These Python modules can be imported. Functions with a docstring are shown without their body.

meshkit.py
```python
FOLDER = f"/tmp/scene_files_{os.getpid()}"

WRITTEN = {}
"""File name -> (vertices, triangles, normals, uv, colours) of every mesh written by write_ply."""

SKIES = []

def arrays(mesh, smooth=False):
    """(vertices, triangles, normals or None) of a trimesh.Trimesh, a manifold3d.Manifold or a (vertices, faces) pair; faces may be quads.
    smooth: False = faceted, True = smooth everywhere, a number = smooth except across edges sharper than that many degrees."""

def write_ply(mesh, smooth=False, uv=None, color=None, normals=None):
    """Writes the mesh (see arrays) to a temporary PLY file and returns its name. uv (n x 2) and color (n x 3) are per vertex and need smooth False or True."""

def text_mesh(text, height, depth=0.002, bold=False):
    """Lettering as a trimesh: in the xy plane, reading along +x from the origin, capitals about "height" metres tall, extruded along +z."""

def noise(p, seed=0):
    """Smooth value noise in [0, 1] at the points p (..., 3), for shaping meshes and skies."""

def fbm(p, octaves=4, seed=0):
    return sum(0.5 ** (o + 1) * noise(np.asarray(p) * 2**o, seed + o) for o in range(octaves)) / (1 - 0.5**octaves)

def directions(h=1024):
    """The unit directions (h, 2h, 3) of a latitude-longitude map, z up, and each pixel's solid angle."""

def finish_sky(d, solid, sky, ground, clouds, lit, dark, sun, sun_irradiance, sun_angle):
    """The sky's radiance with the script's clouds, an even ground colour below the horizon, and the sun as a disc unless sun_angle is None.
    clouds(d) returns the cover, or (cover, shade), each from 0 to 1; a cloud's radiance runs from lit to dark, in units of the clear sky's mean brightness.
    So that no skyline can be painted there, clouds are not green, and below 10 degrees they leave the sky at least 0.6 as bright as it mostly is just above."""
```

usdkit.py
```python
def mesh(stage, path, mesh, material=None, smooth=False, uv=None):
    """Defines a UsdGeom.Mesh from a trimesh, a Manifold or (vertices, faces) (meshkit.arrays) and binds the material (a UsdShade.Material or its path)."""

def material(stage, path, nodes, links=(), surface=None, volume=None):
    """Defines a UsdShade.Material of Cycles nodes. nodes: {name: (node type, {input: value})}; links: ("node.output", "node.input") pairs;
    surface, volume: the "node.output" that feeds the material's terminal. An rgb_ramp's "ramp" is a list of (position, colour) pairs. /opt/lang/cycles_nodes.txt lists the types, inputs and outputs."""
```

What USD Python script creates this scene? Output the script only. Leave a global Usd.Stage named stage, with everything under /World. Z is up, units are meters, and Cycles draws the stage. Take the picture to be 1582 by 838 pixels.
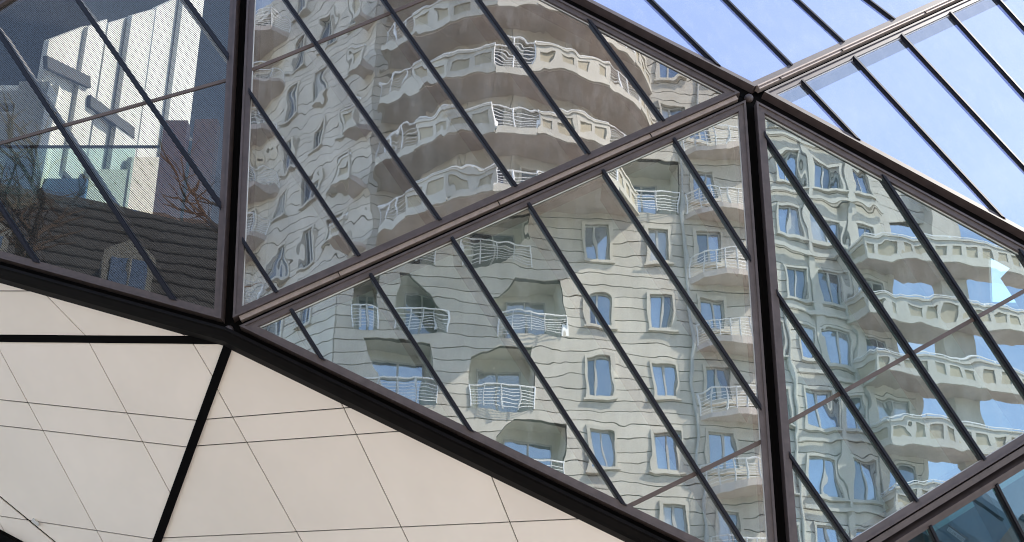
import math, random
import numpy as np, trimesh, usdkit, meshkit
from shapely.geometry import Polygon, LineString, MultiPolygon, box as sbox
from shapely.ops import split as ssplit
from pxr import Usd, UsdGeom, UsdLux, UsdShade, Sdf, Gf

random.seed(7)
stage = Usd.Stage.CreateInMemory()
UsdGeom.SetStageUpAxis(stage, 'Z')
UsdGeom.SetStageMetersPerUnit(stage, 1.0)
world = UsdGeom.Xform.Define(stage, '/World')
UsdGeom.Scope.Define(stage, '/World/Looks')

# ------------------------------------------------------------------ camera
W, H = 1582, 838
PITCH, HFOV, EYE = 26.0, 40.0, np.array([0., 0., 1.6])
EXPOSURE = 1.5
a = math.radians(PITCH)
FW = np.array([0, math.cos(a), math.sin(a)]); RT = np.array([1., 0, 0]); UP = np.cross(RT, FW)
FPX = W / 2 / math.tan(math.radians(HFOV / 2))
cam = UsdGeom.Camera.Define(stage, '/World/camera')
cam.CreateHorizontalApertureAttr(36.0); cam.CreateVerticalApertureAttr(36.0 * H / W)
cam.CreateFocalLengthAttr(18.0 / math.tan(math.radians(HFOV / 2)))
cam.CreateExposureAttr(EXPOSURE)
M4 = Gf.Matrix4d(*RT, 0, *UP, 0, *(-FW), 0, *EYE, 1)
cam.AddTransformOp().Set(M4)

# ------------------------------------------------------------------ sky and sun
SUN_AZ, SUN_EL = 70.0, 50.0            # azimuth from +y towards +x
SUN_STRENGTH, SKY_STRENGTH = 0.95, 0.15
sa, se = math.radians(SUN_AZ), math.radians(SUN_EL)
SUN = np.array([math.sin(sa) * math.cos(se), math.cos(sa) * math.cos(se), math.sin(se)])
sky_mat = usdkit.material(stage, '/World/Looks/sky_light', {
    's': ('sky_texture', {'sky_type': 'single_scattering', 'sun_disc': False, 'sun_elevation': se, 'sun_rotation': sa,
                          'altitude': 100.0, 'air_density': 1.0, 'aerosol_density': 0.5, 'ozone_density': 2.2}),
    'tc': ('texture_coordinate', {}),
    'mp': ('mapping', {'scale': (1.0, 1.0, 2.0)}),
    'n': ('noise_texture', {'scale': 2.6, 'detail': 7.0, 'roughness': 0.6, 'distortion': 0.6}),
    'r': ('map_range', {'from_min': 0.52, 'from_max': 0.8, 'to_min': 0.05, 'to_max': 0.38, 'clamp': True}),
    'mx': ('mix_color', {'b': (9.0, 9.2, 9.6), 'use_clamp': False}),
    'b': ('background_shader', {'strength': SKY_STRENGTH})},
    [('tc.generated', 'mp.vector'), ('mp.vector', 'n.vector'), ('n.fac', 'r.value'), ('r.result', 'mx.fac'), ('s.color', 'mx.a'),
     ('mx.result', 'b.color')], surface='b.background')
dome = UsdLux.DomeLight.Define(stage, '/World/sky')
UsdShade.MaterialBindingAPI.Apply(dome.GetPrim()).Bind(sky_mat)
dome.GetPrim().SetCustomDataByKey('kind', 'structure')
sun = UsdLux.DistantLight.Define(stage, '/World/sun')
sun.CreateNormalizeAttr(True); sun.CreateIntensityAttr(SUN_STRENGTH); sun.CreateAngleAttr(0.5)
sun.CreateColorAttr(Gf.Vec3f(1.0, 0.94, 0.85))
zax = SUN; xax = np.cross([0, 0, 1.], zax); xax /= np.linalg.norm(xax); yax = np.cross(zax, xax)
sun.AddTransformOp().Set(Gf.Matrix4d(*xax, 0, *yax, 0, *zax, 0, 0, 0, 200, 1))

# ------------------------------------------------------------------ helpers
used = {}
def numbered(path):
    k = used.get(path, -1) + 1
    used[path] = k
    return path if k == 0 else f'{path}_{k:03d}'
def tag(p, label=None, cat=None, group=None, kind=None):
    for k, v in (('label', label), ('category', cat), ('group', group), ('kind', kind)):
        if v: p.SetCustomDataByKey(k, v)
    return p
def thing(name, label, cat, group=None):
    x = UsdGeom.Xform.Define(stage, numbered('/World/' + name))
    return tag(x.GetPrim(), label, cat, group)
def obj(name, mesh, mat, parent=None, label=None, smooth=False, uv=None):
    base = parent.GetPath().pathString if parent is not None else '/World'
    m = usdkit.mesh(stage, numbered(base + '/' + name), mesh, mat, smooth=smooth, uv=uv)
    m.CreateDoubleSidedAttr(True)
    return tag(m.GetPrim(), label)
def cat(*ms):
    ms = [m for m in ms if m is not None]
    return trimesh.util.concatenate(ms)
def unit(v):
    v = np.asarray(v, float); return v / np.linalg.norm(v)
def boxm(lo, hi):
    m = trimesh.creation.box(np.subtract(hi, lo)); m.apply_translation((np.add(lo, hi)) / 2); return m
def bar(p, q, w, h, up=(0, 0, 1)):
    """a rectangular bar from p to q"""
    p, q = np.asarray(p, float), np.asarray(q, float)
    t = q - p; L = np.linalg.norm(t); t /= L
    s = np.cross(t, up); s /= np.linalg.norm(s); u = np.cross(s, t)
    m = trimesh.creation.box([L, w, h]); T = np.eye(4); T[:3, 0], T[:3, 1], T[:3, 2], T[:3, 3] = t, s, u, (p + q) / 2
    m.apply_transform(T); return m
def tube(p, q, r, n=6, r2=None):
    p, q = np.asarray(p, float), np.asarray(q, float)
    t = unit(q - p); s = unit(np.cross(t, [0.3, 0.5, 0.8])); u = np.cross(t, s)
    an = np.arange(n) * 2 * np.pi / n; ring = np.cos(an)[:, None] * s + np.sin(an)[:, None] * u
    v = np.vstack([p + ring * r, q + ring * (r if r2 is None else r2), [p], [q]])
    f = []
    for i in range(n):
        j = (i + 1) % n; f += [[i, j, n + j], [i, n + j, n + i], [j, i, 2 * n], [n + i, n + j, 2 * n + 1]]
    return trimesh.Trimesh(v, f, process=False)
class Frame:
    """a plane with 2-D coordinates u, v and the height n above it"""
    def __init__(s, o, u, n):
        s.o, s.n = np.asarray(o, float), unit(n); s.u = unit(np.asarray(u, float) - np.dot(u, s.n) * s.n); s.v = np.cross(s.n, s.u)
    def to2(s, p): d = np.asarray(p, float) - s.o; return np.array([d @ s.u, d @ s.v])
    def to3(s, uv, h=0.): uv = np.atleast_2d(uv); return s.o + uv[:, :1] * s.u + uv[:, 1:2] * s.v + h * s.n
    def prism(s, poly, h0, h1):
        gs = [g for g in getattr(poly, 'geoms', [poly]) if g.geom_type == 'Polygon' and g.area > 1e-5]
        if not gs: return None
        out = []
        for g in gs:
            m = trimesh.creation.extrude_polygon(g, abs(h1 - h0), engine='earcut')
            m.apply_translation([0, 0, min(h0, h1)])
            m = trimesh.Trimesh(s.o + m.vertices[:, :1] * s.u + m.vertices[:, 1:2] * s.v + m.vertices[:, 2:3] * s.n, m.faces, process=False)
            out.append(m)
        return trimesh.util.concatenate(out)
def ray(x, y):
    return unit(FW + RT * (x - W / 2) / FPX + UP * (H / 2 - y) / FPX)
def at(x, y, n, p):
    d = ray(x, y); return EYE + d * (((np.asarray(p) - EYE) @ n) / (d @ n))
def aty(x, y, Y):
    return at(x, y, np.array([0, 1., 0]), np.array([0, Y, 0]))

# ------------------------------------------------------------------ materials
LK = '/World/Looks/'
def paint(name, color, rough=0.6, var=0.12, scale=2.0, metallic=0.0, bump=0.0, bscale=40.0, spec=0.5, stretch=(1, 1, 1)):
    c = np.array(color, float)
    nodes = {'g': ('geometry', {}), 'mp': ('mapping', {'scale': stretch}),
             'n': ('noise_texture', {'scale': scale, 'detail': 5.0, 'roughness': 0.62}),
             'r': ('rgb_ramp', {'ramp': [(0.25, c * (1 - var)), (0.75, np.minimum(c * (1 + var), 1))]}),
             'oi': ('object_info', {}), 'hv': ('map_range', {'from_min': 0.0, 'from_max': 1.0, 'to_min': 1 - var * 0.45, 'to_max': 1 + var * 0.45}),
             'h': ('hsv', {'hue': 0.5, 'saturation': 1.0, 'fac': 1.0}),
             'p': ('principled_bsdf', {'roughness': rough, 'metallic': metallic, 'specular_ior_level': spec})}
    links = [('g.position', 'mp.vector'), ('mp.vector', 'n.vector'), ('n.fac', 'r.fac'), ('r.color', 'h.color'), ('oi.random', 'hv.value'),
             ('hv.result', 'h.value'), ('h.color', 'p.base_color')]
    if bump:
        nodes['n2'] = ('noise_texture', {'scale': bscale, 'detail': 4.0}); nodes['b'] = ('bump', {'strength': 1.0, 'distance': bump})
        links += [('g.position', 'n2.vector'), ('n2.fac', 'b.height'), ('b.normal', 'p.normal')]
    return usdkit.material(stage, LK + name, nodes, links, surface='p.BSDF')

def glass(name, ior, tint, wave=1.0, frit=None, mirror=(0.95, 0.95, 0.92), dirt=1.0):
    """coated facade glass: part mirror, part clear, gently buckled like heat-treated panes"""
    nodes = {'g': ('geometry', {}), 'oi': ('object_info', {}), 'w': ('math', {'math_type': 'multiply', 'value2': 57.0}),
             'n1': ('noise_texture', {'dimensions': '4D', 'scale': 0.9, 'detail': 1.0, 'roughness': 0.4}),
             'm2': ('mapping', {'scale': (2.5, 1.6, 1.3)}),
             'n2': ('noise_texture', {'dimensions': '4D', 'scale': 1.0, 'detail': 1.0, 'roughness': 0.45, 'distortion': 0.3}),
             'a1': ('math', {'math_type': 'multiply', 'value2': 1.0}),
             'a2': ('math', {'math_type': 'multiply_add', 'value2': 0.31}),
             'b': ('bump', {'distance': 0.0042 * wave}), 'bs': ('map_range', {'from_min': 0.0, 'from_max': 1.0, 'to_min': 0.45, 'to_max': 1.0}),
             'fr': ('fresnel', {'IOR': ior}), 'fb': ('mix_float', {'b': 0.04}), 'gl': ('glossy_bsdf', {'color': mirror, 'roughness': 0.0}),
             'tr': ('transparent_bsdf', {'color': tint}), 'mx': ('mix_closure', {})}
    links = [('oi.random', 'w.value1'), ('oi.random', 'bs.value'), ('bs.result', 'b.strength'), ('g.position', 'n1.vector'), ('w.value', 'n1.w'), ('g.position', 'm2.vector'), ('m2.vector', 'n2.vector'), ('w.value', 'n2.w'),
             ('n1.fac', 'a1.value1'), ('n2.fac', 'a2.value1'), ('a1.value', 'a2.value3'), ('a2.value', 'b.height'), ('b.normal', 'gl.normal'),
             ('fr.fac', 'fb.a'), ('g.backfacing', 'fb.fac'), ('fb.result', 'mx.fac'), ('tr.BSDF', 'mx.closure1'), ('gl.BSDF', 'mx.closure2')]
    nodes |= {'dn': ('noise_texture', {'scale': 1.0, 'detail': 8.0, 'roughness': 0.72}), 'dm': ('mapping', {'scale': (5.0, 5.0, 1.3)}),
              'dr': ('map_range', {'from_min': 0.45, 'from_max': 0.85, 'to_min': 0.012 * dirt, 'to_max': 0.11 * dirt, 'clamp': True}),
              'sv': ('voronoi_texture', {'scale': 9.0}), 'sl': ('math', {'math_type': 'less_than', 'value2': 0.05}), 'sm': ('math', {'math_type': 'multiply_add', 'value2': 0.18 * dirt}),
              'dd': ('diffuse_bsdf', {'color': (0.52, 0.50, 0.46)}), 'dx': ('mix_closure', {})}
    links += [('g.position', 'dm.vector'), ('dm.vector', 'dn.vector'), ('dn.fac', 'dr.value'), ('g.position', 'sv.vector'), ('sv.distance', 'sl.value1'), ('sl.value', 'sm.value1'),
              ('dr.result', 'sm.value3'), ('sm.value', 'dx.fac'), ('mx.closure', 'dx.closure1'), ('dd.BSDF', 'dx.closure2')]
    surf = 'dx.closure'
    if frit:
        pitch, rad = frit
        nodes |= {'uv': ('texture_coordinate', {}), 'mu': ('mapping', {'rotation': (0, 0, math.pi / 4), 'scale': (1 / pitch,) * 3}),
                  'fr2': ('vector_math', {'math_type': 'fraction'}), 'ds': ('vector_math', {'math_type': 'distance', 'vector2': (0.5, 0.5, 0.0)}),
                  'lt': ('math', {'math_type': 'less_than', 'value2': rad}),
                  'df': ('principled_bsdf', {'base_color': (0.014, 0.013, 0.014), 'roughness': 0.6, 'specular_ior_level': 0.15}), 'm3': ('mix_closure', {})}
        links += [('uv.UV', 'mu.vector'), ('mu.vector', 'fr2.vector1'), ('fr2.vector', 'ds.vector1'), ('ds.value', 'lt.value1'), ('lt.value', 'm3.fac'),
                  ('dx.closure', 'm3.closure1'), ('df.BSDF', 'm3.closure2')]
        surf = 'm3.closure'
    return usdkit.material(stage, LK + name, nodes, links, surface=surf)

m_frame = paint('bronze_frame', (0.062, 0.046, 0.043), 0.42, 0.25, 6, spec=0.35)
m_fin = paint('black_fin', (0.008, 0.0075, 0.011), 0.36, 0.2, 4, spec=0.22)
m_channel = paint('dark_channel', (0.0035, 0.003, 0.003), 0.8, 0.2, 4, spec=0.04)
m_lit_cap = paint('lit_brown_cap', (0.23, 0.175, 0.145), 0.42, 0.22, 9, metallic=0.3, stretch=(1, 1, 1))  # lighter than the frame bronze: the lit ledge is put into this colour
m_strip = paint('joint_strip', (0.085, 0.06, 0.05), 0.5, 0.15, 5, spec=.3)
m_pale_strip = paint('gasket', (0.55, 0.54, 0.52), 0.5, 0.1, 5)
m_beam = paint('underside_beam', (0.006, 0.0048, 0.0045), 0.6, 0.3, 3, spec=0.06)
m_soffit = paint('cream_panel', (0.845, 0.75, 0.665), 0.5, 0.06, 0.45, bump=0.0002, bscale=3.0, spec=.35)
m_innerfin = paint('inner_fin', (0.075, 0.055, 0.048), 0.6, 0.1, 3)
m_inner = paint('inner_wall', (0.30, 0.335, 0.30), 0.8, 0.15, 1)
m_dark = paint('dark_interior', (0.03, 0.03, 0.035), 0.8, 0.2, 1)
m_white = paint('white_interior', (0.52, 0.51, 0.475), 0.7, 0.22, 1.1, stretch=(1, 1, .35))
m_post = paint('rust_post', (0.42, 0.20, 0.13), 0.7, 0.2, 4)
m_stone = paint('rubble_stone', (0.36, 0.33, 0.28), 0.9, 0.5, 14, bump=0.03, bscale=11, stretch=(1, 1, 3.5))
m_teal = paint('teal_panel', (0.16, 0.30, 0.33), 0.3, 0.1, 2)
m_blue = paint('blue_panel', (0.13, 0.30, 0.50), 0.4, 0.2, 2)
m_glass = glass('facade_glass', 4.0, (0.82, 0.90, 0.86), 1.0)
m_glassA = glass('buckled_glass', 3.5, (0.80, 0.80, 0.79), 1.5, mirror=(0.97, 0.94, 0.92))
m_glassE = glass('low_glass', 3.0, (0.50, 0.72, 0.78), 1.0, mirror=(0.75, 0.92, 0.98), dirt=.4)
m_glassC = glass('teal_glass', 4.0, (0.78, 0.90, 0.88), 1.2, mirror=(0.86, 0.945, 0.96))
m_glassf = glass('dotted_glass', 1.75, (0.90, 0.91, 0.88), 0.8, frit=(0.032, 0.27), dirt=.12)
m_roofglass = glass('roof_glass', 4.0, (0.55, 0.545, 0.66))
m_balus = glass('balustrade_glass', 1.5, (0.80, 0.92, 0.91), 0.0)
m_siding = paint('siding', (0.57, 0.535, 0.475), 0.8, 0.17, 0.9, bump=0.003, bscale=9, stretch=(1, 1, .3))
m_backing = paint('wall_backing', (0.10, 0.095, 0.085), 0.9, 0.1)
m_trim = paint('pale_trim', (0.55, 0.52, 0.46), 0.7, 0.08, 1)
m_slab = paint('balcony_concrete', (0.54, 0.475, 0.435), 0.8, 0.2, 0.8)
m_parapet = paint('parapet_panel', (0.56, 0.535, 0.475), 0.75, 0.1, 1)
m_inset = paint('parapet_inset', (0.44, 0.39, 0.29), 0.8, 0.1, 1)
m_pipe = paint('grey_pipe', (0.40, 0.41, 0.41), 0.5, 0.1)
m_rail = paint('white_rail', (0.85, 0.86, 0.87), 0.3, 0.05)
m_loggia = paint('loggia_plaster', (0.70, 0.69, 0.62), 0.8, 0.1, 1)
m_wframe = paint('window_frame', (0.46, 0.455, 0.44), 0.5, 0.05)
def wglass(name, base, fac):
    return usdkit.material(stage, LK + name, {
    'oi': ('object_info', {}), 'r': ('rgb_ramp', {'ramp': [(0, np.array(base) * .5), (1, np.array(base) * 1.4)]}),
    'g': ('geometry', {}), 'n': ('noise_texture', {'scale': .8, 'detail': 1.0}), 'b': ('bump', {'strength': 1.0, 'distance': 0.02}),
    'd': ('principled_bsdf', {'roughness': 0.3, 'specular_ior_level': 0.3}), 'gl': ('glossy_bsdf', {'color': (0.74, 0.80, 0.87), 'roughness': 0.0}), 'm': ('mix_closure', {'fac': fac})},
    [('oi.random', 'r.fac'), ('r.color', 'd.base_color'), ('g.position', 'n.vector'), ('n.fac', 'b.height'), ('b.normal', 'gl.normal'), ('d.BSDF', 'm.closure1'), ('gl.BSDF', 'm.closure2')], surface='m.closure')
m_wpanes = [wglass('window_glass', (.05, .07, .11), .42), wglass('dim_window_glass', (.025, .03, .04), .24), wglass('curtained_window_glass', (.34, .34, .33), .26), wglass('blue_window_glass', (.06, .10, .17), .5)]
m_wpane = m_wpanes[0]
WR = random.Random(11)
m_shingle = paint('dark_shingle', (0.075, 0.07, 0.07), 0.85, 0.35, 7, stretch=(1, 1, 3))
m_housewall = paint('house_wall', (0.34, 0.33, 0.31), 0.8, 0.12, 1)
m_bark = paint('bark', (0.13, 0.085, 0.06), 0.9, 0.35, 9)
m_pave = paint('paving', (0.38, 0.345, 0.30), 0.85, 0.12, 0.5)
m_asphalt = paint('asphalt', (0.055, 0.055, 0.058), 0.9, 0.2, 3)
m_kerb = paint('kerb_stone', (0.36, 0.35, 0.33), 0.85, 0.1, 2)
m_carbody = paint('silver_paint', (0.23, 0.28, 0.32), 0.25, 0.03, 1, metallic=0.3)
m_tyre = paint('tyre', (0.02, 0.02, 0.02), 0.8, 0.1)
m_carglass = paint('car_glass', (0.02, 0.03, 0.04), 0.05, 0.05)
m_red = paint('tail_lamp', (0.35, 0.03, 0.02), 0.2, 0.1)
m_plate = paint('plate_white', (0.75, 0.76, 0.78), 0.4, 0.05)
m_ink = paint('plate_ink', (0.02, 0.02, 0.03), 0.5, 0.05)
m_chrome = paint('chrome', (0.75, 0.76, 0.8), 0.12, 0.02, metallic=1.0)

# ------------------------------------------------------------------ ground
def sheet(x0, x1, y0, y1, z):
    return trimesh.Trimesh([[x0, y0, z], [x1, y0, z], [x1, y1, z], [x0, y1, z]], [[0, 1, 2], [0, 2, 3]], process=False)
tag(obj('ground', sheet(-400, 400, -400, 400, 0.0), m_pave), kind='structure', label='pale paved plaza between the buildings')
tag(obj('road', sheet(14.5, 24, -9, 60, 0.004), m_asphalt), kind='structure')
tag(obj('kerb', cat(boxm((14.3, -9, -0.05), (14.5, 60, 0.13)), boxm((24, -9, -0.05), (24.2, 60, 0.13))), m_kerb), kind='structure')

tag(obj('side_road', sheet(-60, -5, -40, 20.4, .004), m_asphalt), kind='structure')  # unseen dark sheet added to cut ground bounce on the left underside
# ------------------------------------------------------------------ glass building: nodes of the faceted skin
YG = 22.0
def node(x, y, back): return aty(x, y, YG + back)
N = {'one': node(352, 507, 0), 'two': node(1158, 148, 0), 'four': node(1215, 925, 0), 'zero': node(387, -250, .35),
     'three': node(1857, 527, .7), 'left': node(-450, 285, 2.0), 'five': node(1900, -190, 8.0), 'six': node(1950, 1350, 7.0)}
gb = thing('glass_building', 'faceted glass building with black mullions, bronze frames and a cream panelled underside', 'building')

PRNG = np.random.default_rng(5)
def facet(label, names, mull, transom, mat, frame_label=None, fin_in=True, gasket=True, frame_mat=None, shy=None, proud=1.0, slim=.034):
    P = [N[k] for k in names]
    n = np.cross(P[1] - P[0], P[2] - P[0])
    c = sum(P) / 3
    if n @ (EYE - c) < 0: n = -n
    fr = Frame(P[0], np.array([1., 0, 0]), n)
    tri = Polygon([fr.to2(p) for p in P])
    full_tri = tri
    if shy:                                   # a wider dark gap along this edge
        tri = tri.difference(LineString([fr.to2(N[shy[0]]), fr.to2(N[shy[1]])]).buffer(.15, cap_style=3))
    def px2(x, y): return fr.to2(at(x, y, fr.n, fr.o))
    def ins(d): return tri.buffer(-d, join_style=2, mitre_limit=20)
    ring = ins(.095).difference(ins(.235))
    f = obj('facet_frame', fr.prism(ring, -.16, .075 * proud), frame_mat or m_frame, gb, label)
    # raised inner lip of the frame and the dark channel outside it
    obj('frame_lip', fr.prism(ins(.095).difference(ins(.135)), .0755 * proud, .0755 * proud + .0225), frame_mat or m_frame, f)
    obj('edge_channel', fr.prism(full_tri.difference(ins(.0945)), -.20, -.10), m_channel, f)
    if gasket:
        obj('gasket', fr.prism(ins(.236).difference(ins(.25)), -.02, .012), m_pale_strip, f)  # pale strip along the inner edge of the frame
    field = ins(.238)
    cuts = []
    for (x0, y0, x1, y1) in mull:
        A, B = px2(x0, y0), px2(x1, y1); t = (B - A) / np.linalg.norm(B - A)
        line = LineString([A - 30 * t, B + 30 * t])
        fin = line.buffer(slim, cap_style=2)
        cuts.append(line.buffer(.012, cap_style=2))
        clip = ins(.20)
        body = fin.intersection(clip)
        cap = line.buffer(.022, cap_style=2).intersection(clip)
        m = obj('mullion', cat(fr.prism(body, -.02, .078 * proud), fr.prism(cap, .0785 * proud, .0785 * proud + .0255)), m_fin, f)
        if fin_in:
            iw = line.buffer(.05, cap_style=2).intersection(ins(.30))
            pm = fr.prism(iw, -.85, -.22)
            if pm is not None: obj('inner_fin', pm, m_innerfin, f)
    for (x0, y0, x1, y1) in transom:
        A, B = px2(x0, y0), px2(x1, y1); t = (B - A) / np.linalg.norm(B - A)
        line = LineString([A - 30 * t, B + 30 * t])
        st = line.buffer(.035, cap_style=2).intersection(ins(.2355))
        for ctt in cuts: st = st.difference(ctt.buffer(.03))
        for g in getattr(st, 'geoms', [st]):
            if g.area > .002: obj('joint_strip', fr.prism(g, -.018, .014), m_strip, f)
        cuts.append(line.buffer(.010, cap_style=2))
    for ctt in cuts: field = field.difference(ctt)
    for g in getattr(field, 'geoms', [field]):
        if g.area < .02: continue
        pm = fr.prism(g, -.012, 0.)
        gc = np.array(g.centroid.coords[0]); tl = PRNG.normal(0, .0016, 2)       # no two panes sit exactly in line
        rel = np.stack([(pm.vertices - fr.o) @ fr.u, (pm.vertices - fr.o) @ fr.v], 1) - gc
        pm.vertices = pm.vertices + (rel @ tl)[:, None] * fr.n
        uv = np.stack([(pm.vertices - fr.o) @ fr.u, (pm.vertices - fr.o) @ fr.v], 1)
        obj('pane', pm, mat, f, uv=uv)
    return fr, f

fA, _ = facet('glazed triangle above the diagonal beam, mirroring curved balconies', ('one', 'two', 'zero'),
      [(365, 358, 432, 460), (378, 133, 558, 402), (440, 0, 683, 347), (592, 0, 800, 295), (738, 0, 912, 243), (888, 5, 1027, 193)],
      [(380, 112, 650, 1)], m_glassA)
fB, _ = facet('central glazed triangle under the diagonal beam, mirroring a flat sided facade', ('one', 'two', 'four'),
      [(453, 485, 500, 560), (575, 430, 730, 672), (700, 373, 965, 785), (818, 320, 1145, 836), (932, 268, 1180, 640), (1042, 220, 1160, 405)],
      [(970, 783, 1182, 680)], m_glass)
fC, _ = facet('glazed triangle right of the upright double frame, mirroring balconies and sky', ('two', 'three', 'four'),
      [(1207, 690, 1310, 838), (1185, 435, 1420, 785), (1172, 200, 1525, 722), (1365, 278, 1582, 607), (1570, 384, 1640, 490)],
      [(1205, 660, 1582, 450)], m_glassC)
fD, _ = facet('sky blue glazed triangle above the pale beam', ('two', 'zero', 'five'),
      [(880, -20, 1000, 90), (1002, 0, 1111, 107), (1119, 0, 1220, 102), (1229, 0, 1299, 65), (1337, 0, 1374, 28)], [], m_roofglass, fin_in=False, shy=('zero', 'two'), proud=.6)
fF, _ = facet('large sky blue glazed triangle below the pale beam', ('two', 'three', 'five'),
      [(1235, 125, 1330, 225), (1312, 85, 1548, 340), (1385, 50, 1582, 262), (1460, 15, 1582, 150), (1540, 0, 1600, 66)], [], m_roofglass, fin_in=False, shy=('two', 'three'), proud=.6)
fG, _ = facet('dotted glass triangle with the white interior behind', ('one', 'zero', 'left'),
      [(0, 317, 50, 394), (0, 53, 264, 457), (120, 0, 348, 328), (287, 0, 359, 97)], [(0, 222, 358, 122)], m_glassf, gasket=False, slim=.048)
fE, _ = facet('low glazed triangle at the bottom right mirroring a parked vehicle', ('four', 'three', 'six'),
      [(1535, 748, 1582, 838), (1430, 806, 1445, 838)], [], m_glassE, fin_in=True, gasket=False)

# caps along the diagonal beam
def edge_bar(p, q, n, w, h, lift, mat, name, shift=0., trim=(.25, .25)):
    t = unit(q - p); s = np.cross(n, t); s = s if s[2] > 0 else -s
    a_, b_ = p + t * trim[0] + n * lift + s * shift, q - t * trim[1] + n * lift + s * shift
    return obj(name, bar(a_, b_, w, h, up=n), mat, gb)
nAB = unit(fA.n + fB.n); nDF = unit(fD.n + fF.n)
edge_bar(N['one'], N['two'], nAB, .085, .10, .01, m_lit_cap, 'beam_cap', .045)
edge_bar(N['two'], N['five'], nDF, .085, .11, .03, m_lit_cap, 'beam_cap', .03)
edge_bar(N['two'], N['five'], nDF, .03, .03, .095, m_lit_cap, 'beam_cap', .055)
edge_bar(N['four'], N['three'], unit(fC.n + fE.n), .10, .10, -.02, m_frame, 'beam_cap', .03)
for p, q, na, nb in (('zero', 'two', fA, fD), ('two', 'three', fC, fF), ('one', 'zero', fA, fG), ('two', 'four', fB, fC), ('one', 'two', fA, fB), ('two', 'five', fD, fF), ('four', 'three', fC, fE)):
    nn = unit(na.n + nb.n)
    obj('edge_backing', bar(N[p] - nn * .30, N[q] - nn * .30, .50, .30, up=nn), m_channel, gb)
def joints(p, q, n, ts, shift, lift):
    t = unit(q - p); sd = np.cross(n, t); sd = sd if sd[2] > 0 else -sd
    for d in ts:
        c = p + t * d + sd * shift + n * lift
        obj('cap_joint', bar(c - sd * .05, c + sd * .05, .014, .012, up=n), m_channel, gb)
joints(N['one'], N['two'], nAB, (2.1, 5.2, 8.3), .045, .064)
joints(N['two'], N['five'], nDF, (.9, 2.9, 5.9, 8.9), .03, .09)
# hub knuckles
for k in ('one', 'two', 'four'):
    nn = unit(fA.n + fB.n) if k != 'four' else unit(fB.n + fE.n)
    m = trimesh.creation.icosphere(2, .085); m.apply_scale([1, 1, 1]); m.apply_translation(N[k] - nn * .09)
    obj('hub_knuckle', m, m_frame, gb, smooth=True)

# edge beam under the glazing (lip and black fascia)
def fascia(p, q, n, name, label=None):
    t = unit(q - p); e = np.cross(n, t); e = e if e[2] < 0 else -e
    F = Frame(p, e, t)                              # u = down the facet plane, v = +-n
    sg = np.sign(np.dot(F.v, n))
    L = np.linalg.norm(q - p)
    poly = Polygon([(x, sg * y) for x, y in ((.015, -.10), (.015, .06), (.07, .075), (.09, .03), (.17, -.02), (.205, -.12), (.20, -.75), (.0, -.75))])
    if not poly.exterior.is_ccw: poly = Polygon(list(poly.exterior.coords)[::-1])
    return obj(name, F.prism(poly, -.02, L + .05), m_beam, gb, label)
fascia(N['one'], N['four'], fB.n, 'edge_beam', 'black edge beam under the central glazing')
fascia(N['one'], N['left'], fG.n, 'edge_beam', 'black edge beam under the dotted glass')

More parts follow.
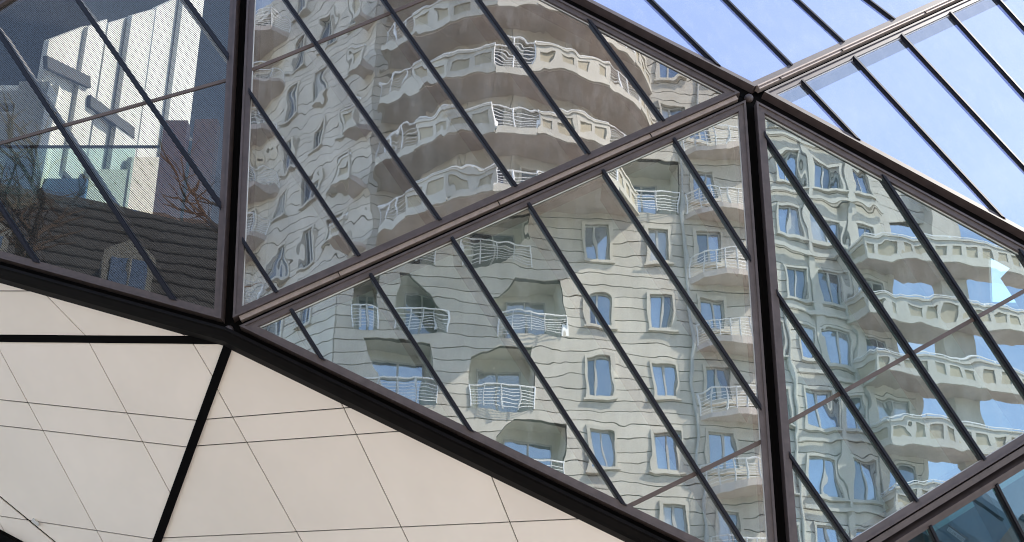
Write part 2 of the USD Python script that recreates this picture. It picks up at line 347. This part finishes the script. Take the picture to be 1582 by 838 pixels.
# ------------------------------------------------------------------ cream underside
S1, S2 = node(-450, 519, 5.0), node(150, 1092, 7.0)
inn = np.array([0, .30, -.10])
SN = {'one': N['one'] + inn, 'left': N['left'] + inn, 'four': N['four'] + inn, 'a': S1, 'b': S2}
def lines_of(*pts): return pts
def soffit(label, names, lines, gap=(.045, .045, .045)):
    P = [SN[k] for k in names]
    n = np.cross(P[1] - P[0], P[2] - P[0])
    if n @ (EYE - P[0]) < 0: n = -n
    fr = Frame(P[0], np.array([1., 0, 0]), n)
    tri = Polygon([fr.to2(p) for p in P])
    base = obj('underside', fr.prism(tri, -.06, -.028), m_channel, gb, label)
    pieces = [tri.buffer(-.075, join_style=2, mitre_limit=20)]
    for (x0, y0, x1, y1, w) in lines:
        A, B = fr.to2(at(x0, y0, fr.n, fr.o)), fr.to2(at(x1, y1, fr.n, fr.o)); t = (B - A) / np.linalg.norm(B - A)
        cut = LineString([A - 40 * t, B + 40 * t]).buffer(w / 2, cap_style=2)
        nxt = []
        for p in pieces:
            d = p.difference(cut); nxt += [g for g in getattr(d, 'geoms', [d]) if g.area > .01]
        pieces = nxt
    for g in pieces: obj('cream_panel', fr.prism(g, -.02, 0.), m_soffit, base)
    return fr, tri, base
g_ = .021
sU, _, _ = soffit('upper triangle of cream panels left of the glazing corner', ('one', 'left', 'a'),
       [(0, 450, 62, 450, g_), (62, 447, 140, 527, g_), (276, 512, 299, 530, g_)])
sL, _, bL = soffit('left triangle of cream panels between two black seams', ('one', 'a', 'b'),
       [(142, 538, 304, 838, g_), (0, 542, 159, 838, g_), (302, 538, 323, 573, g_), (0, 618, 295, 649, g_), (0, 658, 280, 690, g_), (55, 806, 228, 832, g_),
        (0, 768, 85, 838, .045), (0, 704 + 105, 20, 846, g_)])
sR, _, _ = soffit('right triangle of cream panels below the black edge beam', ('one', 'b', 'four'),
       [(329, 590, 467, 838, g_), (529, 627, 631, 838, g_), (759, 736, 800, 838, g_), (309, 649, 529, 631, g_), (295, 690, 614, 667, g_), (242, 832, 895, 802, g_)])
# black seam covers and the small clip
def seam(p, q, n, w, h, name='seam_cover'):
    return obj(name, bar(p, q, w, h, up=n), m_channel, gb)
seam(SN['one'], S1, unit(sU.n + sL.n), .13, .04)
seam(SN['one'], S2, unit(sR.n + sL.n), .165, .05)
c0 = at(50, 803, sL.n, sL.o + sL.n * .03); c1 = at(60, 811, sL.n, sL.o + sL.n * .03)
obj('seam_clip', bar(c0, c1, .07, .03, up=sL.n), m_pale_strip, gb)
b0, b1 = at(-30, 812, sL.n, sL.o + sL.n * .06), at(60, 860, sL.n, sL.o + sL.n * .06)
obj('lower_beam', bar(b0, b1, .20, .10, up=sL.n), m_channel, gb)

obj('ground_floor_wall', boxm((-30, 31.0, 0), (13, 31.3, 9.0)), m_loggia, gb)  # unseen wall added to stop light from behind reaching under the building
tag(obj('entrance_floor', sheet(-40, 14.2, 20.5, 31.0, .004), m_asphalt), kind='structure')  # dark floor out of view, added to weaken bounce on the deeper panels
# ------------------------------------------------------------------ interior seen through the panes
def wall_poly(pts3, n, h0, h1):
    fr = Frame(pts3[0], [1., 0, 0], n); return fr.prism(Polygon([fr.to2(p) for p in pts3]), h0, h1)
def quad(*p): return trimesh.Trimesh(np.array(p), [[0, 1, 2], [0, 2, 3]] if len(p) == 4 else [[0, 1, 2]], process=False)
FWD, BCK = np.array([0, .40, 0]), np.array([0, 3.3, 0])
loop = [('zero', 'two'), ('two', 'three'), ('three', 'four'), ('four', 'one'), ('one', 'zero')]
for (p, q), nm in zip(loop, ('inner_ceiling', 'inner_ceiling', 'inner_floor', 'inner_floor', 'partition_wall')):
    pts = [N[p] + FWD, N[q] + FWD, N[q] + BCK, N[p] + BCK]
    f_ = Frame(pts[0], pts[1] - pts[0], np.cross(pts[1] - pts[0], pts[3] - pts[0])); pl = Polygon([f_.to2(w) for w in pts])
    if (p, q) == ('two', 'three'):       # a hole added in the ceiling to make the bright glare patch
        pl = pl.difference(Polygon([f_.to2(at(x, y, f_.n, f_.o)) for x, y in ((1528, 378), (1590, 392), (1620, 452), (1610, 472), (1532, 470))]))
    obj(nm, f_.prism(pl, -.05, .05), m_inner, gb)
obj('inner_wall', quad(N['one'] + BCK, N['two'] + BCK, N['zero'] + BCK), m_inner, gb)
obj('inner_wall', quad(N['one'] + BCK, N['two'] + BCK, N['four'] + BCK), m_inner, gb)
nC = np.cross(N['three'] - N['two'], N['four'] - N['two']); nC = unit(nC) * np.sign(-nC[1])
fw_ = Frame(N['two'] + BCK, [1., 0, 0], nC)
obj('inner_wall', fw_.prism(Polygon([fw_.to2(N[k] + BCK) for k in ('two', 'three', 'four')]), -.15, 0.), m_inner, gb)
obj('inner_wall', quad(N['four'] + BCK, N['three'] + BCK, N['six'] + BCK), m_dark, gb)
# left room behind the dotted glass
e0, e1 = aty(-60, 258, 24.6), aty(332, 352, 22.9)
fl = [[e0[0] - 6, 25.2, e0[2]], [e0[0], 24.7, e0[2]], [e1[0], 22.95, e1[2]], [-4.8, 23.0, e1[2]], [-5.6, 34, e1[2]], [e0[0] - 6, 34, e0[2]]]
fz = 0.5 * (e0[2] + e1[2])
slab = trimesh.creation.extrude_polygon(Polygon([(p[0], p[1]) for p in fl]), .5, engine='earcut')
sv = slab.vertices; tt = np.clip((sv[:, 0] - e0[0]) / (e1[0] - e0[0]), 0, 1)
slab.vertices = np.column_stack([sv[:, 0], sv[:, 1], sv[:, 2] - .5 + e0[2] + tt * (e1[2] - e0[2])])
obj('floor_slab', slab, m_dark, gb)
obj('lower_room_wall', boxm((-24, 25.3, 11.2), (-4.8, 25.5, 13.0)), m_dark, gb)

obj('back_wall', boxm((-26, 33.8, 8), (-5.6, 34, 31.0)), m_dark, gb)
# oblique sunlit wall of white panels running away from the glass
WP, WQ = aty(76, 150, 24.7), aty(300, 150, 31.0)
wd = unit((WQ - WP) * np.array([1, 1, 0])); wn = unit(np.array([wd[1], -wd[0], 0]))
cl_ = trimesh.creation.extrude_polygon(Polygon([(-26, 23.7), tuple((WP - wd * 1.0 - wn * .15)[:2]), tuple((WQ + wd * 2.5 - wn * .15)[:2]), (-26, 33.7)]), .2, engine='earcut')
cl_.apply_translation([0, 0, 20.6]); obj('ceiling', cl_, m_dark, gb)
def onwall(x, y, lift=0.): return at(x, y, wn, WP + wn * lift)
def screen(x0, x1, yt0, yt1, yb, mat=m_white, name='white_screen', lift=0., th=.12, label=None):
    pts = [onwall(x0, yt0, lift), onwall(x1, yt1, lift), onwall(x1, yb, lift), onwall(x0, yb, lift)]
    pts[2][:2] = pts[1][:2]; pts[3][:2] = pts[0][:2]
    pts[2][2] = pts[3][2] = min(pts[2][2], pts[3][2])
    fr = Frame(pts[0], wd, wn)
    return obj(name, fr.prism(Polygon([fr.to2(p) for p in pts]), -th, 0.), mat, gb, label)
for (x0, x1, yt0, yt1, yb, li) in ((76, 134, 62, 40, 300, 0), (136.5, 166, 42, 30, 300, .10), (168, 202, 36, 26, 300, 0), (204.5, 240, 24, 14, 300, .16), (242, 281, 12, -6, 300, 0.05), (284, 318, -6, -20, 300, .2)):
    screen(x0, x1, yt0, yt1, yb, lift=li)
screen(204, 252, 243, 243, 330, m_stone, 'stone_wall', .35)
screen(140, 201, 262, 262, 330, m_stone, 'stone_wall', .30)
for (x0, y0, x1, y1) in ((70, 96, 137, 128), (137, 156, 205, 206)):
    obj('brace', bar(onwall(x0, y0, .14), onwall(x1, y1, .14), .10, .26), m_dark, gb)  # dark bars added in place of the shadow bands across the white panels
def block(x0, x1, yt, yb, Y, mat, name, dep=.3):
    p, q = aty(x0, yt, Y), aty(x1, yb, Y)
    return obj(name, boxm((p[0], Y, q[2]), (q[0], Y + dep, p[2])), mat, gb)
block(254, 271, 186, 345, 23.9, m_post, 'rust_post')
block(301, 319, 184, 345, 23.5, m_post, 'rust_post')
block(272, 300, 218, 345, 24.4, m_teal, 'teal_panel', .06)
block(30, 46, 126, 300, 23.7, m_white, 'white_column', .6)
block(-40, 29, 140, 160, 23.75, m_white, 'white_beam'); block(-40, 29, 176, 216, 23.85, m_white, 'white_beam')
block(-40, 45, 258, 320, 26.6, m_blue, 'blue_panel', .1); block(66, 128, 276, 320, 24.3, m_blue, 'blue_panel', .1)
block(-60, 62, 132, 310, 24.5, m_loggia, 'grey_wall', .2)
bp, bq = aty(-40, 229, 23.4), aty(200, 300, 23.4)
obj('balustrade', boxm((bp[0], 23.38, bq[2] - .3), (bq[0], 23.40, bp[2])), m_balus, gb)
obj('balustrade_rail', boxm((bp[0], 23.36, bp[2] + .002), (bq[0] + .45, 23.42, bp[2] + .04)), m_fin, gb)

# ------------------------------------------------------------------ apartment building across the plaza (seen in the glass)
ap = thing('apartment_building', 'tall beige apartment building with curved balconies, mirrored in the glass', 'building')
PHI = math.radians(8)
AU, AN = np.array([math.cos(PHI), -math.sin(PHI), 0]), np.array([math.sin(PHI), math.cos(PHI), 0])
AO = np.array([0, -10., 0]) - 1.39 * AU; FH, F0 = 3.15, 28.1
def fz_(k): return F0 + FH * k
KS = list(range(-5, 7))
def wall(P, Q, z0, z1, holes, mat=m_siding, nc=5, thick=.06):
    """courses of siding on the vertical plane from P to Q (plan points); holes are polygons in (along, z)"""
    P3, Q3 = np.array([*P, 0.]), np.array([*Q, 0.]); t = unit(Q3 - P3); L = np.linalg.norm(Q3 - P3)
    n = np.array([-t[1], t[0], 0])
    fr = Frame(P3, t, np.cross(t, [0, 0, 1.]))
    fr.u, fr.v, fr.n = t, np.array([0, 0, 1.]), np.cross(t, [0, 0, 1.])
    if fr.n[1] < 0 and abs(fr.n[1]) > .05 or False: fr.n = -fr.n
    full = sbox(0, z0, L, z1)
    for h in holes: full = full.difference(h)
    obj('wall', fr.prism(full, -.25, 0.), m_backing, ap)
    ch = FH / nc; k = 0
    z = z0
    while z < z1 - .05:
        c = full.intersection(sbox(0, z + .02, L, min(z + ch - .02, z1)))
        pm = fr.prism(c, .002, thick)
        if pm is not None: obj('siding_course', pm, mat, ap)
        z += ch
    return fr, L
def wpoly(s0, s1, z0, z1, arch=False):
    if not arch: return sbox(s0, z0, s1, z1)
    c, r = (s0 + s1) / 2, (s1 - s0) / 2
    return Polygon([(s0, z0), (s1, z0)] + [(c + r * math.cos(t), z1 - r * .55 + r * .55 * math.sin(t)) for t in np.linspace(0, math.pi, 9)])
def window(fr, poly, sur=.13):
    ring = poly.buffer(sur, join_style=2).difference(poly.buffer(.0))
    x0, z0, x1, z1 = poly.bounds
    sill = sbox(x0 - sur - .08, z0 - sur - .07, x1 + sur + .08, z0 - sur - .001)
    w = obj('window', cat(fr.prism(ring, .062, .14), fr.prism(sill, .062, .22)), m_trim, ap)
    sash = poly.difference(poly.buffer(-.07, join_style=2)).union(sbox((x0 + x1) / 2 - .045, z0, (x0 + x1) / 2 + .045, z1).intersection(poly))
    obj('sash', fr.prism(sash, -.12, -.02), m_wframe, w)
    for g in getattr(poly.buffer(-.06).difference(sbox((x0 + x1) / 2 - .05, z0, (x0 + x1) / 2 + .05, z1)), 'geoms', []):
        pm = fr.prism(g, -.10, -.08)
        obj('window_pane', pm, WR.choice(m_wpanes), w)
def railing(par, pts, z, hgt=1.0, rows=6, step=.75):
    out, posts = [], []
    for a_, b_ in zip(pts[:-1], pts[1:]):
        a3, b3 = np.array([*a_, z]), np.array([*b_, z])
        out.append(tube(a3 + [0, 0, hgt], b3 + [0, 0, hgt], .034, 6))
        for r in range(rows): out.append(tube(a3 + [0, 0, .12 + r * (hgt - .2) / rows], b3 + [0, 0, .12 + r * (hgt - .2) / rows], .014, 4))
        L = np.linalg.norm(b3 - a3); n = max(1, round(L / step))
        for i in range(n + 1):
            p = a3 + (b3 - a3) * i / n
            posts.append(tube(p, p + [0, 0, hgt + .02], .036, 6))
    obj('railing', cat(*out), m_rail, par)
    for p in posts: obj('rail_post', p, m_rail, par)
def parapet(par, a_, b_, z, hgt=.9, lip=.24):
    a3, b3 = np.array([*a_, 0.]), np.array([*b_, 0.]); t = unit(b3 - a3); L = np.linalg.norm(b3 - a3)
    fr = Frame(a3, t, [0, 1., 0]); fr.u, fr.v, fr.n = t, np.array([0, 0, 1.]), np.cross(t, [0, 0, 1.]) * (1 if np.cross(t, [0, 0, 1.])[1] > 0 else -1)
    n = max(1, round(L / 1.0)); w = L / n
    full = sbox(0, z - lip, L, z + hgt)
    for i in range(n): full = full.difference(sbox(i * w + .16, z + .18, (i + 1) * w - .16, z + hgt - .22))
    cap_ = sbox(-.02, z + hgt, L + .02, z + hgt + .09)
    obj('parapet', cat(fr.prism(full, -.07, .05), fr.prism(cap_, -.11, .10), fr.prism(sbox(0, z - lip - .001, L, z - lip + .09), .052, .10)), m_parapet, par)
    for i in range(n): obj('parapet_inset', fr.prism(sbox(i * w + .17, z + .19, (i + 1) * w - .17, z + hgt - .23), -.04, .0), m_inset, par)
    obj('handrail', tube(a3 + [0, 0, z + hgt + .22], b3 + [0, 0, z + hgt + .22], .03), m_rail, par)
    for i in range(n + 1):
        p = a3 + t * min(i * w, L); obj('rail_post', tube(p + [0, 0, z + hgt + .08], p + [0, 0, z + hgt + .22], .03), m_rail, par)
def slab_(poly, z, name='balcony', th=.26, mat=m_slab):
    m = trimesh.creation.extrude_polygon(poly, th, engine='earcut'); m.apply_translation([0, 0, z - th]); return obj(name, m, mat, ap)
def S(s, out=0.):
    p = AO + AU * s + AN * out; return (p[0], p[1])

# front wall
ZB, ZT = fz_(-6), fz_(7)
holes, wins, logs = [], [], []
for k in range(-6, 7):
    z = fz_(k)
    cols = [(7.45, 8.45), (9.7, 10.75), (13.2, 14.6), (16.2, 17.6), (18.6, 19.9), (20.85, 22.15), (22.75, 24.05), (24.7, 26.0)]
    if k < 1: cols.append((4.75, 5.8))
    for (s0, s1) in cols:
        w = wpoly(s0, s1, z + .78, z + 2.32 if s0 < 19 else z + 2.45, arch=(k in (-1, 2) and 4 < s0 < 5)); wins.append(w); holes.append(w)
    if k < 1:
        if k % 2 == 0:
            L = [Polygon([(-.6, z), (1.1, z), (2.3, z + 1.5), (2.3, z + 2.75), (-.6, z + 2.75)]) if k == 0 else Polygon([(-.3, z), (2.4, z), (2.4, z + 2.7), (1.0, z + 2.75), (-.3, z + 2.2)]),
                 Polygon([(-3.6, z), (-1.8, z), (-1.8, z + 2.75), (-4.9, z + 2.75)])]
        else:
            L = [Polygon([(.85, z), (3.75, z), (3.75, z + 2.6), (1.6, z + 2.75), (.85, z + 1.9)]),
                 Polygon([(-3.4, z), (-1.2, z), (-1.2, z + .9), (-2.9, z + 2.7), (-3.4, z + 2.7)])]
        if k == -1: L.append(Polygon([(-5.3, z + .0), (-4.2, z), (-4.2, z + 2.6), (-5.3, z + 2.2)]))
        logs += [(k, l) for l in L]; holes += L
    if k == 1:
        l = sbox(4.6, z, 9.0, z + 2.7); logs.append((k, l)); holes.append(l); wins = [w for w in wins if not w.intersects(l)]
frF, _ = wall(S(-6), S(26.5), ZB, ZT, [Polygon([(x + 6, y) for x, y in p.exterior.coords]) for p in holes], nc=6)
frS = Frame(AO, AU, AN); frS.u, frS.v, frS.n = AU, np.array([0, 0, 1.]), AN
for w in wins: window(frS, w)
for k, l in logs:
    z = fz_(k); x0, z0, x1, z1 = l.bounds
    D = 1.5
    back = sbox(x0 - .1, z0 - .1, x1 + .1, z1 + .1)
    sides = cat(frS.prism(back, -D - .1, -D), frS.prism(sbox(x0 - .22, z0 - .2, x0 - .0, z1 + .2), -D, -.26), frS.prism(sbox(x1 + .0, z0 - .2, x1 + .22, z1 + .2), -D, -.26),
                frS.prism(sbox(x0, z0 - .2, x1, z0 - .0), -D, -.26), frS.prism(sbox(x0, z1, x1, z1 + .2), -D, -.26))
    lg = obj('loggia', sides, m_loggia, ap)
    a0, a1 = x0 + .18 * (x1 - x0), x1 - .14 * (x1 - x0)
    dp = sbox(a0, z0 + .1, a1, z0 + 2.3)
    bars_ = dp.difference(dp.buffer(-.07, join_style=2))
    nn = 2 if a1 - a0 < 2.2 else 4
    for i in range(1, nn): xx = a0 + (a1 - a0) * i / nn; bars_ = bars_.union(sbox(xx - .045, z0 + .1, xx + .045, z0 + 2.3))
    bars_ = bars_.union(sbox(a0, z0 + 1.6, a1, z0 + 1.68))
    obj('door_frame', frS.prism(bars_, -D + .01, -D + .09), m_wframe, lg)
    obj('door_pane', frS.prism(dp.buffer(-.05), -D + .02, -D + .05), WR.choice(m_wpanes), lg)
    bow = [S(x0 + (x1 - x0) * i / 4 + 0, .12 + .22 * math.sin(math.pi * i / 4)) for i in range(5)]
    railing(lg, bow, z0 + .02)
# small rounded balconies right of the corner pipe
for k in range(-5, 3):
    z = fz_(k)
    arc = [S(9.3 + 3.6 * i / 8, .06 + 1.25 * math.sin(math.pi * i / 8) ** .6) for i in range(9)]
    b = slab_(Polygon(arc + [S(12.9, .02), S(9.3, .02)]), z)
    rail_ = [S(9.35 + 3.5 * i / 8, .05 + 1.17 * math.sin(math.pi * i / 8) ** .6) for i in range(9)]
    railing(b, rail_, z)
obj('downpipe', tube(np.array([*S(9.15, .16), ZB]), np.array([*S(9.15, .16), ZT]), .07, 8), m_pipe, ap)
obj('downpipe', tube(np.array([*S(20.2, .16), ZB]), np.array([*S(20.2, .16), ZT]), .09, 8), m_trim, ap)
for s in (22.45, 24.4): obj('pilaster', frS.prism(sbox(s - .14, ZB, s + .14, ZT), .062, .2), m_trim, ap)
for k in range(-5, 7):
    obj('string_course', frS.prism(sbox(20.35, fz_(k) - .02, 26.5, fz_(k) + .16), .203, .28), m_trim, ap)
# long balconies at the end of the block
pier = slab_(Polygon([S(28.7, -.3), S(30.2, -.3), S(30.2, .7), S(28.7, .7)]), ZT, 'pier', ZT - ZB, m_siding)
endw = slab_(Polygon([S(26.52, .05), S(26.8, .05), S(26.8, -7), S(26.52, -7)]), ZT, 'end_wall', ZT - ZB, m_siding)
wall(S(26.5), S(30.3), fz_(2) - .3, ZT, [])
for k in range(-5, 2):
    z = fz_(k)
    edge = [S(24.2, .1), S(24.2, 1.5)] + [S(24.2 + 10.3 * i / 6, 1.5 + .45 * math.sin(math.pi * i / 6)) for i in range(1, 7)] + [S(34.5, .75), S(30.25, .75), S(30.25, -.25), S(26.6, -.25)]
    b = slab_(Polygon(edge), z)
    for i in range(0, 7): parapet(b, edge[i], edge[i + 1], z)
    parapet(b, edge[7], edge[8], z)
# left wall
QL = S(-6); LD = np.array([-.72, -.694]); LN = np.array([-.694, .72])
def T(t, out=0.): return (QL[0] + LD[0] * t + LN[0] * out, QL[1] + LD[1] * t + LN[1] * out)
lw = []
for k in range(-6, 7):
    z = fz_(k)
    for s0, s1 in ((1.5, 2.4), (3.7, 4.6), (6.0, 6.9), (9.0, 10.2)): lw.append(wpoly(s0, s1, z + .78, z + 2.32))
frL, LL = wall(T(0), T(12.2), ZB, ZT, lw, nc=6)
for w in lw: window(frL, w)
for k in range(-4, 7):
    z = fz_(k)
    c0_ = 8.2 if k % 2 else 7.6
    b = slab_(Polygon([T(7.4, .02), T(7.4, 1.2), T(8.2, 1.7), T(10.8, 1.7), T(11.6, 1.2), T(11.6, .02)]), z)
    railing(b, [T(7.45, .1), T(7.45, 1.15), T(8.2, 1.62), T(10.8, 1.62), T(11.55, 1.15), T(11.55, .1)], z)
    if k >= 1:
        b = slab_(Polygon([T(.05, .02), T(.05, 1.0), T(1.0, 1.0), T(1.0, .02)]), z)
        parapet(b, T(.05, 1.0), T(1.0, 1.0), z)
# bulging balconies over the front
ARC = [(-7.0, -9.6), (-6.7, -7.3), (-5.3, -6.05), (-3.6, -5.1), (-1.6, -4.5), (.1, -4.9), (1.8, -5.6), (3.3, -6.6), (4.6, -8.2), (5.6, -10.7)]
bay = [(-5.4, -9.4), (-4.9, -7.9), (-2.9, -6.7), (-.9, -6.4), (1.4, -7.3), (2.9, -8.6), (3.8, -10.5)]
for k in range(1, 8):
    z = fz_(k)
    b = slab_(Polygon(ARC), z, 'balcony', .28)
    if k == 7: continue
    for i, (p, q) in enumerate(zip(ARC[:-1], ARC[1:])):
        if i in (0, 1, 4, 7): 
            railing(b, [p, q], z)
            fr = None
            obj('balcony_edge', bar(np.array([*p, z - .1]), np.array([*q, z - .1]), .12, .42), m_parapet, b)
        else: parapet(b, p, q, z)
for i, (p, q) in enumerate(zip(bay[:-1], bay[1:])):
    L = math.dist(p, q); hs = []
    for k in range(1, 7):
        z = fz_(k)
        if L > 1.7: hs.append(wpoly(.35, L - .35, z + .35, z + 2.3, arch=False))
    fr, _ = wall(p, q, fz_(1), ZT, hs, nc=3)
    if np.dot(fr.n[:2], np.array([(p[0] + q[0]) / 2 + .8, (p[1] + q[1]) / 2 + 10])) < 0: fr.n = -fr.n
    for h in hs: window(fr, h, .12)
# underside bracket of the lowest bulge and the core block behind everything
core = Polygon([S(-6, -1.75), S(26.3, -1.75), S(26.3, -12), T(12.1, -8), T(12.1, -.35), T(.4, -.35)])
slab_(core, ZT + .4, 'core_block', ZT + .4, m_backing)
slab_(Polygon([S(-6.0, .02), S(26.6, .02), S(26.6, -.3), S(-6, -.3)]), ZB - .01, 'base_wall', ZB - .01, m_siding)
slab_(Polygon([T(0, .02), T(12.2, .02), T(12.2, -.3), T(0, -.3)]), ZB - .01, 'base_wall', ZB - .01, m_siding)

# ------------------------------------------------------------------ dark roofed house mirrored in the dotted glass
hs = thing('mansard_house', 'dark shingled house with a dormer window, mirrored in the dotted glass', 'house')
def rot2(p, c, ang):
    x, y = p; return (c[0] + x * math.cos(ang) - y * math.sin(ang), c[1] + x * math.sin(ang) + y * math.cos(ang))
HC, HA = (-22., 4.), math.radians(-42)
def hx(x, y, z): q = rot2((x, y), HC, HA); return np.array([q[0], q[1], z])
zE, zR = 20.0, 27.4
obj('wall', trimesh.convex.convex_hull(np.array([hx(x, y, z) for x in (-9, 9) for y in (-6, 6) for z in (0, zE)])), m_housewall, hs)
obj('roof', trimesh.convex.convex_hull(np.array([hx(x, y, zE) for x in (-9.6, 9.6) for y in (-6.6, 6.6)] + [hx(x, y, zE - .25) for x in (-9.6, 9.6) for y in (-6.6, 6.6)] + [hx(-6, 0, zR), hx(6, 0, zR)])), m_shingle, hs)
for i in range(10):
    f_ = i / 10
    y_ = 6.6 * (1 - f_) + .05; z_ = zE + (zR - zE) * f_ + .03; x_ = 9.6 - 3.6 * f_
    obj('shingle_course', bar(hx(-x_, y_, z_), hx(x_, y_, z_), .05, .06), m_shingle, hs)
for xd in (-4, 0.5, 5):
    d = obj('dormer', trimesh.convex.convex_hull(np.array([hx(xd + s * .8, y, z) for s in (-1, 1) for y, z in ((5.9, zE + .6), (5.9, zE + 2.4), (2.5, zE + 2.4), (2.5, zE + .6))] + [hx(xd, 5.9, zE + 3.0), hx(xd, 2.2, zE + 3.0)])), m_housewall, hs)
    obj('dormer_window', bar(hx(xd - .55, 5.95, zE + 1.5), hx(xd + .55, 5.95, zE + 1.5), .06, 1.3), m_wpane, d)
    obj('dormer_frame', cat(bar(hx(xd, 6.0, zE + .85), hx(xd, 6.0, zE + 2.15), .06, .06, up=(1, 0, 0)), bar(hx(xd - .6, 6.0, zE + .85), hx(xd + .6, 6.0, zE + .85), .08, .08)), m_wframe, d)

# ------------------------------------------------------------------ bare trees mirrored in the glass
def tree(x, y, h, seed, label, r0=.32):
    t = thing('bare_tree', label, 'tree', 'bare trees mirrored in the glass')
    rng = random.Random(seed)
    trunk, limbs = [], []
    def grow(p, d, L, r, lev, out):
        n = 3; q = p
        for i in range(n):
            d = unit(d + np.array([rng.uniform(-.16, .16), rng.uniform(-.16, .16), rng.uniform(-.02, .1)]))
            e = q + d * L / n; out.append(tube(q, e, r * (1 - .22 * i), 6 if lev < 2 else 4, r * (1 - .22 * (i + 1)))); q = e
            if lev < 4 and (lev > 0 or i > 0):
                for _ in range(2 if lev < 3 else 1):
                    az = rng.uniform(0, 2 * math.pi); side = unit(np.array([math.cos(az), math.sin(az), rng.uniform(.1, .7)]))
                    grow(q, unit(d * .55 + side), (L * rng.uniform(.45, .68) if lev else h * rng.uniform(.13, .2)), r * .55, lev + 1, limbs)
    grow(np.array([x, y, -.1]), np.array([0, 0, 1.]), h * .86, r0, 0, trunk)
    obj('trunk', cat(*trunk), m_bark, t); obj('crown', cat(*limbs), m_bark, t)
def mirrored(x, y, fr, d):
    h = at(x, y, fr.n, fr.o); r = ray(x, y); return h + (r - 2 * (r @ fr.n) * fr.n) * d
pA, pG = mirrored(368, 425, fA, 16.0), mirrored(168, 330, fG, 14.0)
tree(pA[0], pA[1], pA[2] + .6, 3, 'bare brown tree mirrored at the lower left corner of the upper glazing', .30)
tree(pG[0], pG[1], pG[2] - .5, 8, 'bare dark branching tree mirrored in the dotted glass', .28)

# ------------------------------------------------------------------ parked van mirrored in the low pane
va = thing('parked_van', 'silver parked van with a number plate, mirrored in the low pane', 'van')
VX, VY, VA = 19.5, 19.28, math.radians(-106)
def vx(x, y, z): q = rot2((x, y), (VX, VY), VA); return np.array([q[0], q[1], z])
def hull(pts): return trimesh.convex.convex_hull(np.array([vx(*p) for p in pts]))
obj('body', hull([(sx * .92, y, z) for sx in (-1, 1) for y, z in ((0, .45), (0, 1.0), (.08, 1.05), (.35, 1.9), (.5, 1.98), (3.3, 1.95), (4.2, 1.1), (4.9, .95), (5.0, .45))]), m_carbody, va)
obj('rear_window', hull([(sx * w_, y - .012, z) for sx in (-1, 1) for w_, y, z in ((.75, .10, 1.12), (.70, .31, 1.78))] + [(sx * w_, y + .02, z) for sx in (-1, 1) for w_, y, z in ((.75, .10, 1.12), (.70, .31, 1.78))]), m_carglass, va)
obj('bumper', hull([(sx * .9, y, z) for sx in (-1, 1) for y in (-.12, .1) for z in (.38, .6)]), m_carbody, va)
obj('number_plate', hull([(sx * .26, y, z) for sx in (-1, 1) for y in (-.03, -.01) for z in (.70, .82)]), m_plate, va)
obj('trim_bar', hull([(sx * .32, y, z) for sx in (-1, 1) for y in (-.06, -.005) for z in (.86, .90)]), m_chrome, va)
txt = meshkit.text_mesh('000 8113', .075, .006); txt.apply_translation([-txt.bounds[:, 0].mean(), 0, 0])
obj('plate_lettering', trimesh.Trimesh([vx(p[0], -.031 - p[2], .722 + p[1]) for p in txt.vertices], txt.faces, process=False), m_ink, va)
for sx in (-1, 1):
    obj('tail_lamp', hull([(sx * x, y, z) for x in (.66, .90) for y in (-.02, .1) for z in (.72, 1.0)]), m_red, va)
for sx in (-1, 1):
    for y in (.95, 4.1): obj('wheel', tube(vx(sx * .78, y, .33), vx(sx * .95, y, .33), .33, 20), m_tyre, va)
